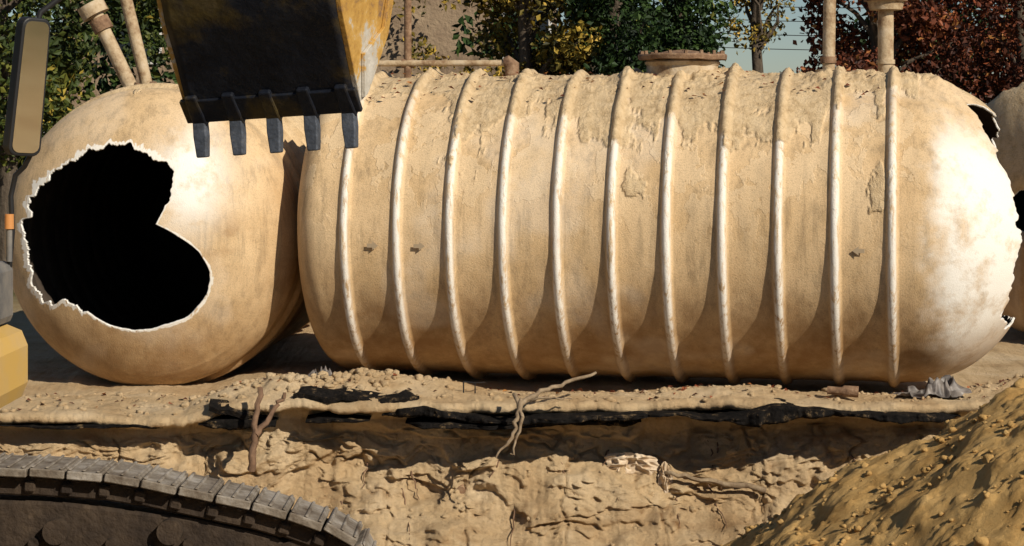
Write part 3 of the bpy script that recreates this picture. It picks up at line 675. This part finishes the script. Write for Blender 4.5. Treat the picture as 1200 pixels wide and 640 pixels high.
tree('ivy_tree.001',2.72,13.2,8,.55,4.0,3.0,11000,.055,LD,3,36,(.25,.42))
tree('red_maple_tree',5.70,12.5,7,1.2,3.9,2.3,14000,.055,LR,4,54,(.3,.55))
tree('red_maple_tree.001',8.2,13.5,7,1.6,4.0,2.5,13000,.055,LR,5,54)
tree('yellow_birch_tree',4.60,19,7,.8,4.6,1.1,1500,.05,LY,6,20,(.2,.36))
tree('broadleaf_tree',-7.6,11.5,7,1.7,3.9,2.4,13000,.065,LG,7,54)
tree('broadleaf_tree.001',-5.2,14,8,1.5,4.2,2.4,9000,.065,LG,8,44)
tree('broadleaf_tree.002',-10.8,13,8,2,4.3,2.6,9000,.08,LG,9,44)
tree('broadleaf_tree.003',-3.8,16.5,7,1.0,4.4,2.0,4500,.07,LY,10,30)
tree('red_maple_tree.002',12,15,7,2,4.2,2.6,9000,.08,LR,12,44)
r=np.random.RandomState(77);cs=[];rs=[]
for i in range(420):
    x=r.uniform(-18,18)
    if -3.2<x<-.6 or 3.4<x<5.9:continue
    cs.append((x,r.uniform(17.5,19),r.uniform(.5,5.2)));rs.append(r.uniform(.4,.8))
leaves('hedge',cs,rs,28000,.12,LD,None,78)
cs=[(r.uniform(-3.6,-.3),r.uniform(20.6,21.6),r.uniform(1.5,5.2)) for i in range(26)]
leaves('wall_shade_leaves',cs,[r.uniform(.25,.5) for _ in cs],1500,.07,LY,None,79)  # leaf mass added to throw dappled shade on the house wall
hs=empty('stucco_house')
box('walls',(-9,22,-.05),(.9,30,5.6),STUC,hs,.02)
prism('roof',[(-.6,0),(8.6,0),(4,3)],(-9.4,21.9,5.61),(0,1,0),(0,0,1),(1,0,0),10.7,ROOF,hs,.02)
for x in (-8,-5.6,-.2):
    for z in (1.,3.6):
        box('window_frame',(x,21.93,z),(x+1.0,21.995,z+1.3),WHT,hs,.01);box('window_glass',(x+.07,21.90,z+.07),(x+.93,21.925,z+1.23),GLS,hs,0)
        box('window_bar',(x+.48,21.88,z+.07),(x+.52,21.897,z+1.23),WHT,hs,0)
box('door',(-3.3,21.93,-.02),(-2.3,21.995,2.1),RUST,hs,.01)
ow=empty('power_line')
for xx_,hh in ((2.0,7.5),(16,7.5)):tube('pole',[(xx_,32,-.1),(xx_,32,hh)],[.15,.11],BARK,ow,12)
for i,z in enumerate((4.0,4.35,4.7,5.05,5.4,5.8)):
    tube('wire',[(2+14*t,32,z+.5-.5*4*t*(1-t)*.5) for t in np.linspace(0,1,14)],.010,BLK,ow,6)

# ---------------------------------------------------------------- light, sky, camera
S=Vector((.66*math.cos(math.radians(33)),-.75*math.cos(math.radians(33)),math.sin(math.radians(33)))).normalized()
sun=bpy.data.lights.new('sun','SUN');sun.energy=5;sun.angle=math.radians(.5);sun.color=(1,.92,.79)
so=bpy.data.objects.new('sun',sun);sc.collection.objects.link(so);so.rotation_euler=S.to_track_quat('Z','Y').to_euler()
w=bpy.data.worlds.new('World');sc.world=w;w.use_nodes=True;nt=w.node_tree
sky=nt.nodes.new('ShaderNodeTexSky');sky.sky_type='NISHITA';sky.sun_disc=False;sky.sun_elevation=math.radians(33);sky.sun_rotation=math.atan2(S.x,S.y)
sky.dust_density=.2;sky.ozone_density=4;sky.air_density=1.0
nt.links.new(sky.outputs[0],nt.nodes['Background'].inputs[0]);nt.nodes['Background'].inputs[1].default_value=.06
cam=bpy.data.cameras.new('camera');cam.lens=73.8;cam.sensor_width=36;cam.shift_y=-170/1200;cam.clip_end=1000
co=bpy.data.objects.new('camera',cam);sc.collection.objects.link(co);co.location=(0,-20,2.33);co.rotation_euler=(math.radians(90),0,0)
sc.camera=co
